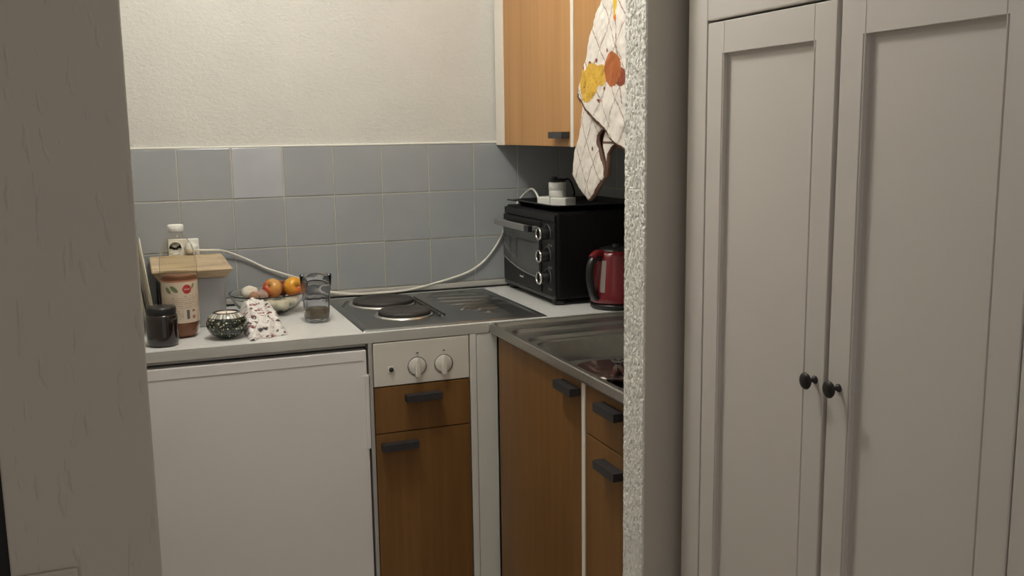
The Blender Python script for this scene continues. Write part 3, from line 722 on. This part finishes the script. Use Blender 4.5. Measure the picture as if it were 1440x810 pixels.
lean_disc('dinner_plate', 'large cream plate leaning in front of the other cream plate at the left', -0.29, -0.2565, 0.124, 0.12, plate_mat, 'plate')
t = thing('serving_tray', (-0.24,-0.2,CT), 'thin black board standing upright between the plates and the bread bin', 'tray')
b = BM(); prism(b, rrect(-0.30,-0.10,CT+0.001,CT+0.128,0.02,6), 'x', -0.2365, -0.2325, bev=0.001)
obj('board', b, black_plastic, t)

# ---------------------------------------------------------------- mosaic candle holder
MX, MY = -0.078, -0.490
t = thing('candle_holder', (MX,MY,CT), 'round black and green mosaic candle holder with a pale candle', 'candle holder')
prof = []
for k in range(90):
    a = -PI/2*0.80 + (PI/2*0.80+math.radians(50))*k/89
    prof.append((0.0505*math.cos(a), CT+0.001+0.0385*(math.sin(a)+math.sin(PI/2*0.80))))
ztop = prof[-1][1]; rtop = prof[-1][0]
full = [(0,prof[0][1])]+prof+[(rtop-0.003,ztop+0.001),(rtop-0.005,ztop-0.002),(0.032,CT+0.045),(0.032,CT+0.03),(0,CT+0.03)]
b = BM(); lathe(b, full, (MX,MY,0), 200); mo = obj('globe', b, attr_mat('mosaic_glass', 0.12, spec=0.7), t)
cells = {}
def mospat(c, i):
    a = math.atan2(c.y-MY, c.x-MX); h = c.z-CT; r = math.hypot(c.x-MX, c.y-MY)
    if h > ztop-CT-0.001 or r < 0.0322 and h > 0.028: return (0.02,0.018,0.014)
    if h > ztop-CT-0.0125:
        k = int((a+PI)/(2*PI)*30); u = ((a+PI)/(2*PI)*30) % 1
        if u < 0.2 or h < ztop-CT-0.011: return (0.012,0.010,0.008)
        return [(0.55,0.52,0.46),(0.32,0.34,0.27),(0.7,0.66,0.6)][(k*7) % 3]
    q = Vector((a*9, h*230, 0)); 
    d, pts = noise.voronoi(Vector((a*14, h*270, 3)))
    if d[1]-d[0] < 0.16: return (0.008,0.008,0.006)
    hsh = (math.sin(pts[0].x*12.9+pts[0].y*78.2)*43758.5) % 1
    return (0.6,0.6,0.5) if hsh > 0.86 else ((0.09,0.115,0.07) if hsh > 0.5 else (0.03,0.032,0.02))
set_pattern(mo, mospat)
b = BM(); lathe(b, [(0,CT+0.031),(0.0295,CT+0.031),(0.0295,ztop-0.004),(0.026,ztop-0.002),(0.02,ztop-0.006),(0.003,ztop-0.007),(0,ztop-0.006)], (MX,MY,0), 40); cn = obj('candle', b, wax, t, label='pale pink candle')
b = BM(); tube(b, [(MX,MY,ztop-0.007),(MX+0.001,MY,ztop+0.001)], 0.0008, 6); obj('wick', b, gap_black, cn)

# ---------------------------------------------------------------- tumbler
GX, GY = 0.171, -0.372
t = thing('drinking_glass', (GX,GY,CT), 'smoky fluted drinking glass with a little murky drink, left of the hob', 'glass')
def flute(a, r, z):
    f = max(0, min(1, (CT+0.088-z)/0.006))*max(0, min(1, (z-CT-0.004)/0.01)); return r*(1-0.045*f*abs(math.sin(5*a))**1.2*1.0)
gp = [(0,CT+0.001),(0.030,CT+0.001),(0.033,CT+0.004),(0.0345,CT+0.020),(0.0372,CT+0.060),(0.0392,CT+0.084),(0.0402,CT+0.090),(0.0410,CT+0.100),(0.0432,CT+0.1290),(0.0427,CT+0.1300),(0.0417,CT+0.1290)]
gi = [(0.0392,CT+0.098),(0.0375,CT+0.086),(0.0352,CT+0.060),(0.0322,CT+0.022),(0.030,CT+0.012),(0,CT+0.011)]
b = BM(); lathe(b, gp+gi, (GX,GY,0), 120, rfun=flute); obj('tumbler', b, smoke_glass, t)
b = BM(); lathe(b, [(0,CT+0.0118),(0.0285,CT+0.0125),(0.0300,CT+0.0225),(0.0312,CT+0.038),(0,CT+0.038)], (GX,GY,0), 60, rfun=lambda a,r,z: r*(1-0.045*abs(math.sin(5*a))**1.2) if r>0.02 else r); obj('drink', b, tea2, t)

# ---------------------------------------------------------------- glass fruit bowl
FXc, FYc = 0.065, -0.178
t = thing('fruit_bowl', (FXc,FYc,CT), 'clear glass bowl of fruit on the worktop against the tiles', 'bowl')
bo = [(0,CT+0.001),(0.045,CT+0.001),(0.060,CT+0.004),(0.085,CT+0.020),(0.100,CT+0.040),(0.108,CT+0.060),(0.1095,CT+0.061),(0.1085,CT+0.062)]
bi = [(0.104,CT+0.058),(0.096,CT+0.041),(0.082,CT+0.0235),(0.058,CT+0.0085),(0,CT+0.007)]
b = BM(); lathe(b, bo+bi, (FXc,FYc,0), 96); obj('glass_bowl', b, glass, t)
apple_m = attr_mat('apple_skin', 0.3)
def apple(name, label, loc, R, tilt, ac1, ac2, cat='apple', group=None):
    t = thing(name, loc, label, cat, group)
    b = BM(); prof = []
    for k in range(33):
        a = -PI/2+PI*k/32; r = math.cos(a); z = math.sin(a)
        dip = 0.30*math.exp(-(r/0.25)**2); z2 = z*(0.90) - (dip if z > 0 else -dip*0.6)
        prof.append((R*r*(1.0+0.05*z), R*z2))
    prof[0] = (0, prof[0][1]); prof[-1] = (0, prof[-1][1])
    lathe(b, prof, (0,0,0), 40)
    T = Matrix.Translation(loc) @ Matrix.Rotation(tilt[0],4,'X') @ Matrix.Rotation(tilt[1],4,'Y')
    co = [v.co.copy() for v in b.verts]
    for v in b.verts: v.co = T @ v.co
    o = obj('fruit_body', b, apple_m, t)
    def pat(c, i):
        p = co[i]; a = math.atan2(p.y,p.x); f = 0.5+0.5*math.sin(a*1.0+ac1[3])+0.25*noise.noise(Vector((math.cos(a)*3,math.sin(a)*3,p.z*30)))+0.12*noise.noise(Vector((a*12,p.z*40,0)))
        f = max(0,min(1,f)); return tuple(ac1[q]*(1-f)+ac2[q]*f for q in range(3))
    set_pattern(o, pat)
    b = BM(); tube(b, [T@Vector((0,0,R*0.58)), T@Vector((0.001,0,R*0.85)), T@Vector((0.003,0.001,R*1.05))], 0.0012, 6); obj('stem', b, iron, t)
    b = BM(); lathe(b, [(0,0),(0.003,0.001),(0.004,0.003),(0.001,0.002),(0,0.002)], (0,0,0), 8)
    for v in b.verts: v.co = T @ Vector((v.co.x, v.co.y, -R*0.66-v.co.z))
    obj('calyx', b, iron, t)
apple('apple', 'red and yellow apple on top of the glass bowl, left of the orange one', (0.077,-0.190,CT+0.072), 0.0285, (1.0,-0.5), (0.42,0.045,0.02,1.2), (0.62,0.33,0.08))
apple('apple', 'yellow-orange apple on top of the glass bowl, right next to the red one', (0.137,-0.190,CT+0.073), 0.0290, (1.35,0.35), (0.72,0.36,0.03,2.6), (0.62,0.16,0.03))
apple('apple', 'dull red apple half hidden behind the two front apples', (0.108,-0.140,CT+0.062), 0.026, (0.4,0.2), (0.22,0.03,0.02,0.5), (0.35,0.08,0.04))
def lump(name, label, cat, loc, r, col, col2, seed, group=None, sq=(1,1,1), stem=False):
    b = BM(); bmesh.ops.create_icosphere(b, subdivisions=3, radius=r)
    for v in b.verts:
        d = 1+0.16*noise.noise(v.co*55+Vector((seed,0,0)))+0.05*noise.noise(v.co*140+Vector((seed,3,0)))
        v.co = Vector((v.co.x*sq[0]*d, v.co.y*sq[1]*d, v.co.z*sq[2]*d)) + Vector(loc)
    M = tone(mat(name+'_skin', col, 0.6), col, col2, 60)
    o = obj(name, b, M, smooth=True); tag(o, label, cat, group); return o
lump('garlic_bulb', 'white garlic bulb at the left end of the glass bowl', 'garlic', (0.012,-0.195,CT+0.066), 0.021, (0.78,0.73,0.63), (0.66,0.58,0.47), 1, sq=(1.15,1,0.9))
lump('onion', 'small brown onion beside the garlic in the glass bowl', 'onion', (0.020,-0.226,CT+0.058), 0.0155, (0.30,0.15,0.08), (0.45,0.27,0.17), 2, sq=(1,1,0.9))
lump('onion', 'small pinkish onion next to the red apple in the glass bowl', 'onion', (0.045,-0.215,CT+0.058), 0.0165, (0.45,0.33,0.27), (0.30,0.17,0.13), 3)
pots = [(0.055,-0.150,0.032),(0.095,-0.235,0.030),(0.128,-0.195,0.032),(0.082,-0.200,0.024),(0.030,-0.170,0.032),(0.062,-0.240,0.032),(0.145,-0.160,0.038),(0.100,-0.150,0.030)]
for k, (x, y, z) in enumerate(pots):
    lump('potato', 'pale yellowish potato lying under the apples, low in the glass bowl', 'potato', (x,y,CT+z), 0.019, (0.52,0.44,0.31), (0.62,0.55,0.42), 10+k, 'potatoes in the glass bowl', (1.1,0.95,0.85))

# ---------------------------------------------------------------- crumpled cloth in front of the bowl
b = BM(); nx, ny = 150, 170
def cloth_pt(u, v):
    # u across, v from front (0) to back (1); a folded heap, narrow and high at the back
    s = (u-0.5)*2
    cx = 0.020 - 0.012*v; wd = 0.051 - 0.003*v + 0.006*noise.noise(Vector((v*7, 3 if s > 0 else 8, 1)))
    y = -0.535 + 0.225*v
    x = cx + wd*s
    y += 0.022*s*(1-v) + 0.012*noise.noise(Vector((u*5, v*5, 9)))
    env = (1-abs(s)**(5+3*noise.noise(Vector((v*9,1,1)))))
    ridge = 0.010 + 0.056*min(1, max(0, v*1.35))**0.85*(1 - 0.5*max(0,(v-0.75)/0.25))
    fold = 0.009*abs(math.sin(v*13 + 1.8*noise.noise(Vector((u*3, v*2, 0)))+u*1.5))
    fold += 0.016*noise.noise(Vector((u*3.2, v*6, 2))) + 0.007*noise.noise(Vector((u*9, v*14, 5))) + 0.002*noise.noise(Vector((u*25, v*30, 5)))
    z = CT + 0.0015 + max(0.0005, env*(ridge+fold)*(1.0 if v > 0.06 else v/0.06*0.8+0.2))
    if u in (0,1) or v in (0,1): z = CT+0.0010
    return Vector((x,y,z))
g = [[b.verts.new(cloth_pt(i/nx, j/ny)) for j in range(ny+1)] for i in range(nx+1)]
for i in range(nx):
    for j in range(ny):
        f = b.faces.new([g[i][j],g[i+1][j],g[i+1][j+1],g[i][j+1]]); f.smooth = True
edge = [g[i][0] for i in range(nx+1)] + [g[nx][j] for j in range(1,ny+1)] + [g[i][ny] for i in range(nx-1,-1,-1)] + [g[0][j] for j in range(ny-1,0,-1)]
b.faces.new([b.verts.new((v.co.x, v.co.y, CT+0.0003)) for v in edge])
cl = obj('napkin', b, attr_mat('printed_cotton', 0.85))
tag(cl, 'crumpled white cloth printed with red and dark flowers, in front of the glass bowl', 'cloth')
def napat(c, i):
    q = Vector((c.x*1.0, c.y*1.0+c.z*1.1, c.z*0.3))
    f = noise.noise(q*62); f2 = noise.noise(q*150+Vector((5,5,5)))
    f3 = noise.noise(Vector((c.x*45, c.y*200+c.z*200, 3)))
    if f > 0.22 and f2 > -0.2: return (0.22,0.05,0.055) if noise.noise(q*20) > 0 else (0.055,0.045,0.045)
    if f3 > 0.42: return (0.42,0.20,0.19)
    if f3 < -0.50: return (0.20,0.20,0.17)
    return (0.76,0.73,0.69)
set_pattern(cl, napat)

# ---------------------------------------------------------------- hanging oven cloth and mitt
def strip_cloth(name, rows, nu, nv, xfun, parent_mat, pat, thick=0.006):
    """rows: list of (z, y_left, y_right) from top to bottom; image left is larger y."""
    b = BM(); zs = [r[0] for r in rows]
    def at(z):
        for a, c in zip(rows, rows[1:]):
            if a[0] >= z >= c[0]:
                t = (a[0]-z)/(a[0]-c[0]) if a[0] != c[0] else 0; return a[1]+(c[1]-a[1])*t, a[2]+(c[2]-a[2])*t
        return rows[-1][1], rows[-1][2]
    F_, B_ = [], []
    for j in range(nv+1):
        z = zs[0]+(zs[-1]-zs[0])*j/nv; yl, yr = at(z); rf, rb = [], []
        for i in range(nu+1):
            u = i/nu; y = yl+(yr-yl)*u; x = xfun(y, z, u, j/nv)
            e = min(1.0, 8*min(u, 1-u)+0.0, 14*(1-j/nv)+0.0)
            puff = 0.0008+thick*0.5*math.sqrt(max(0,e))
            rf.append(b.verts.new((x-puff, y, z))); rb.append(b.verts.new((x+puff, y, z)))
        F_.append(rf); B_.append(rb)
    for G_, s in ((F_,1),(B_,-1)):
        for j in range(nv):
            for i in range(nu):
                q = [G_[j][i],G_[j][i+1],G_[j+1][i+1],G_[j+1][i]]
                f = b.faces.new(q if s > 0 else q[::-1]); f.smooth = True
    for j in range(nv):
        b.faces.new([F_[j][0],F_[j+1][0],B_[j+1][0],B_[j][0]]); b.faces.new([F_[j][nu],B_[j][nu],B_[j+1][nu],F_[j+1][nu]])
    for i in range(nu):
        b.faces.new([F_[0][i],B_[0][i],B_[0][i+1],F_[0][i+1]]); b.faces.new([F_[nv][i],F_[nv][i+1],B_[nv][i+1],B_[nv][i]])
    return b, at
CW = (0.70,0.65,0.59); BR = (0.11,0.055,0.035); LN = (0.33,0.24,0.20)
def quilt_lines(y, z, s=0.075, w=0.0016):
    # slanted diamond grid: lines in two directions
    a = (y*0.80+z*0.62)/s; c = (y*0.80-z*0.62)/s
    return abs((a % 1)-0.5)*s > 0.5*s-w or abs((c % 1)-0.5)*s > 0.5*s-w
quilt = attr_mat('quilted_cotton', 0.85)

# pot cloth (front): lower edge runs diagonally, built as rows between its left outline and the dark bound edge
rowsA = [(1.80,-0.925,-0.985),(1.74,-0.880,-1.00),(1.686,-0.846,-1.005),(1.656,-0.820,-1.01),(1.608,-0.795,-1.02),(1.550,-0.769,-1.03),(1.517,-0.742,-1.035),(1.483,-0.712,-1.04),(1.462,-0.711,-1.045),(1.428,-0.766,-1.045),(1.389,-0.834,-1.045),(1.358,-0.899,-1.045),(1.322,-1.000,-1.045),(1.310,-1.035,-1.043)]
def xA(y, z, u, v):
    return 0.800 - 0.0045*math.sin((y+0.7)*38+z*3) *min(1,(1.80-z)/0.2+0.15) - 0.004*noise.noise(Vector((y*30,z*22,1))) - 0.0022*noise.noise(Vector((y*90,z*60,4)))
t = thing('pot_holder', (0.80,-0.95,1.31), 'quilted white pot cloth with yellow and brown hen print hanging before the oak cabinet', 'pot holder')
b, atA = strip_cloth('pot_holder', rowsA, 120, 260, xA, quilt, None, 0.007)
oA = obj('quilted_cloth', b, quilt, t)
def inblob(y, z, cy, cz, ry, rz, rot=0):
    u = (y-cy)*math.cos(rot)+(z-cz)*math.sin(rot); v = -(y-cy)*math.sin(rot)+(z-cz)*math.cos(rot)
    return (u/ry)**2+(v/rz)**2 + 0.10*noise.noise(Vector((y*120,z*120,7)))
def patA(c, i):
    y, z = c.y, c.z; yl, yr = atA(z)
    # dark binding along the left tip and the lower diagonal
    dl = (yl-y)
    if z < 1.472 and dl < 0.019: return BR
    if 1.472 <= z < 1.49 and dl < 0.006: return BR
    # brown hen
    if inblob(y,z,-0.915,1.520,0.050,0.041,0.2) < 1: return (0.13,0.03,0.01) if inblob(y,z,-0.915,1.512,0.043,0.034) > 1.0 and z < 1.50 else (0.34,0.095,0.022)
    if inblob(y,z,-0.962,1.500,0.024,0.022) < 1: return (0.22,0.05,0.02)
    # yellow hen
    for (cy,cz,ry,rz,rt) in ((-0.768,1.502,0.040,0.025,0.1),(-0.815,1.512,0.040,0.027,0.4),(-0.790,1.474,0.042,0.025,-0.3),(-0.850,1.510,0.026,0.026,0),(-0.765,1.485,0.022,0.030,0)):
        q = inblob(y,z,cy,cz,ry,rz,rt)
        if q < 1: return (0.28,0.17,0.03) if 0.15 < noise.noise(Vector((y*70,z*70,2))) < 0.22 else (0.60,0.36,0.045)
    for (cy,cz) in ((-0.862,1.478),(-0.762,1.532),(-0.826,1.546),(-0.80,1.541),(-0.835,1.450),(-0.878,1.566)):
        if (y-cy)**2+(z-cz)**2 < 0.0050**2: return (0.20,0.05,0.03)
    if inblob(y,z,-0.932,1.675,0.013,0.035,0.1) < 1: return (0.62,0.42,0.04)
    if inblob(y,z,-0.932,1.638,0.010,0.008) < 1: return (0.62,0.18,0.03)
    if quilt_lines(y, z): return LN
    # faint dark line of a fold, its shade painted into the cloth
    if abs(y-(-0.925-(1.68-z)*0.17)) < 0.0022 and z > 1.44: return (0.24,0.17,0.13)
    return CW
set_pattern(oA, patA)
b = BM(); tube(b, spline([(0.800,-0.950,1.795),(0.795,-0.946,1.815),(0.786,-0.950,1.824),(0.795,-0.956,1.812),(0.800,-0.955,1.795)],6), 0.002, 8); obj('hanging_loop', b, mat('brown_tape', BR, 0.8), t)

# oven mitt hanging behind it
rowsB = [(1.80,-0.930,-0.97),(1.70,-0.860,-0.99),(1.60,-0.80,-0.97),(1.50,-0.715,-0.93),(1.463,-0.690,-0.90),(1.421,-0.683,-0.885),(1.366,-0.664,-0.800),(1.35,-0.655,-0.797),(1.320,-0.641,-0.812),(1.29,-0.632,-0.828),(1.263,-0.630,-0.832),(1.240,-0.648,-0.808),(1.219,-0.680,-0.785),(1.206,-0.710,-0.762),(1.199,-0.727,-0.747)]
def xB(y, z, u, v):
    return 0.825 - 0.003*math.sin((y+0.6)*30+1) - 0.005*math.sin(PI*u) - 0.003*noise.noise(Vector((y*25,z*20,11))) - 0.002*noise.noise(Vector((y*80,z*60,14)))
t = thing('oven_mitt', (0.822,-0.78,1.20), 'quilted white oven mitt with brown edging hanging behind the pot cloth', 'oven mitt')
b, atB = strip_cloth('oven_mitt', rowsB, 110, 260, xB, quilt, None, 0.010)
oB = obj('mitt_hand', b, quilt, t)
def patB(c, i):
    y, z = c.y, c.z; yl, yr = atB(z)
    if z < 1.38:
        if y-yr < 0.0085 or (z < 1.255 and y-yr < 0.014): return BR
        if yl-y < 0.006 and z < 1.275: return (0.30,0.20,0.16)
        if z < 1.205: return (0.30,0.20,0.16)
    if (y+0.772)**2+(z-1.333)**2 < 0.006**2: return (0.15,0.07,0.05)
    if quilt_lines(y+0.01, z+0.02, 0.068): return LN
    return CW
set_pattern(oB, patB)
# thumb lobe
b = BM()
rowsT = [(1.385,-0.840,-0.935),(1.372,-0.810,-0.925),(1.355,-0.802,-0.905),(1.338,-0.803,-0.862),(1.320,-0.815,-0.842),(1.29,-0.830,-0.840),(1.262,-0.830,-0.836)]
b, atT = strip_cloth('thumb', rowsT, 40, 60, lambda y,z,u,v: 0.829-0.003*math.sin(u*PI), quilt, None, 0.008)
oT = obj('mitt_thumb', b, quilt, t)
set_pattern(oT, lambda c, i: BR if (atT(c.z)[0]-c.y < 0.010 or c.y-atT(c.z)[1] < 0.007 or (1.345 < c.z < 1.352 and c.y > -0.89)) else CW)

# ---------------------------------------------------------------- wardrobe
WX = 0.640
t = thing('wardrobe', (0.9,-1.9,0), 'tall greige two-door wardrobe with framed doors and black knobs', 'wardrobe')
b = BM(); box(b, WX+0.021, 1.190, -2.295, -1.510, 0.0, 1.95, bev=0.002)
obj('carcass', b, ward_gap, t)
b = BM()
box(b, WX+0.0005, WX+0.020, -1.5685, -1.510, 0.0, 1.95, bev=0.0015)
box(b, WX+0.0005, WX+0.020, -2.295, -2.2315, 0.0, 1.95, bev=0.0015)
obj('side_stile', b, ward_mat, t)
b = BM(); box(b, WX, WX+0.020, -2.2305, -1.569, 1.5575, 1.95, bev=0.0025); obj('top_panel', b, ward_mat, t)
b = BM(); box(b, WX+0.0005, WX+0.020, -2.2305, -1.569, 0.0, 0.10, bev=0.0015); obj('bottom_rail', b, ward_mat, t)
def ward_door(y0, y1, z0, z1, knob_y):
    sw = 0.048
    b = BM()
    # shaker door: raised frame with bevelled recess, single connected surface
    def L(m, x, mz=None):
        mz = m if mz is None else mz
        e = 0.003 if m > 0.04 else 0
        return [(x,y0+m,z0+mz),(x,y1-m,z0+mz),(x,y1-m,z1-mz-e),(x,y0+m,z1-mz-e)]
    loops(b, [L(0,WX+0.020), L(0,WX+0.0012), L(0.0012,WX), L(sw-0.0045,WX,sw), L(sw-0.0035,WX+0.0022,sw), L(sw-0.0022,WX+0.0022,sw), L(sw-0.0012,WX,sw), L(sw,WX), L(sw+0.0010,WX+0.0012), L(sw+0.0012,WX+0.0075), L(sw+0.0065,WX+0.0095)], smooth=False, close_first=True)
    d = obj('door', b, ward_mat, t)
    # fine joint lines between rails and stiles
    for zz0, zz1 in ((z1-sw-0.003, z1-0.001), (z0+0.001, z0+sw)):
        for yy in (y0+sw, y1-sw):
            b = BM(); box(b, WX-0.00025, WX+0.0005, yy-0.0005, yy+0.0005, zz0, zz1); obj('joint_line', b, ward_seam, d)
    b = BM(); R = Matrix.Rotation(-PI/2, 4, 'Y')
    lathe(b, [(0.0062,0),(0.0062,0.0012),(0.0045,0.003),(0.0030,0.005),(0.0030,0.011),(0.0055,0.0135),(0.0115,0.0155),(0.0128,0.0175),(0.0118,0.0195),(0.007,0.0215),(0,0.022)], (WX-0.0001,knob_y,1.013), 32, R)
    obj('knob', b, knob_mat, d, label='round black knob')
    return d
ward_door(-1.8975, -1.5725, 0.105, 1.5535, -1.879)
ward_door(-2.2290, -1.9065, 0.105, 1.5535, -1.931)
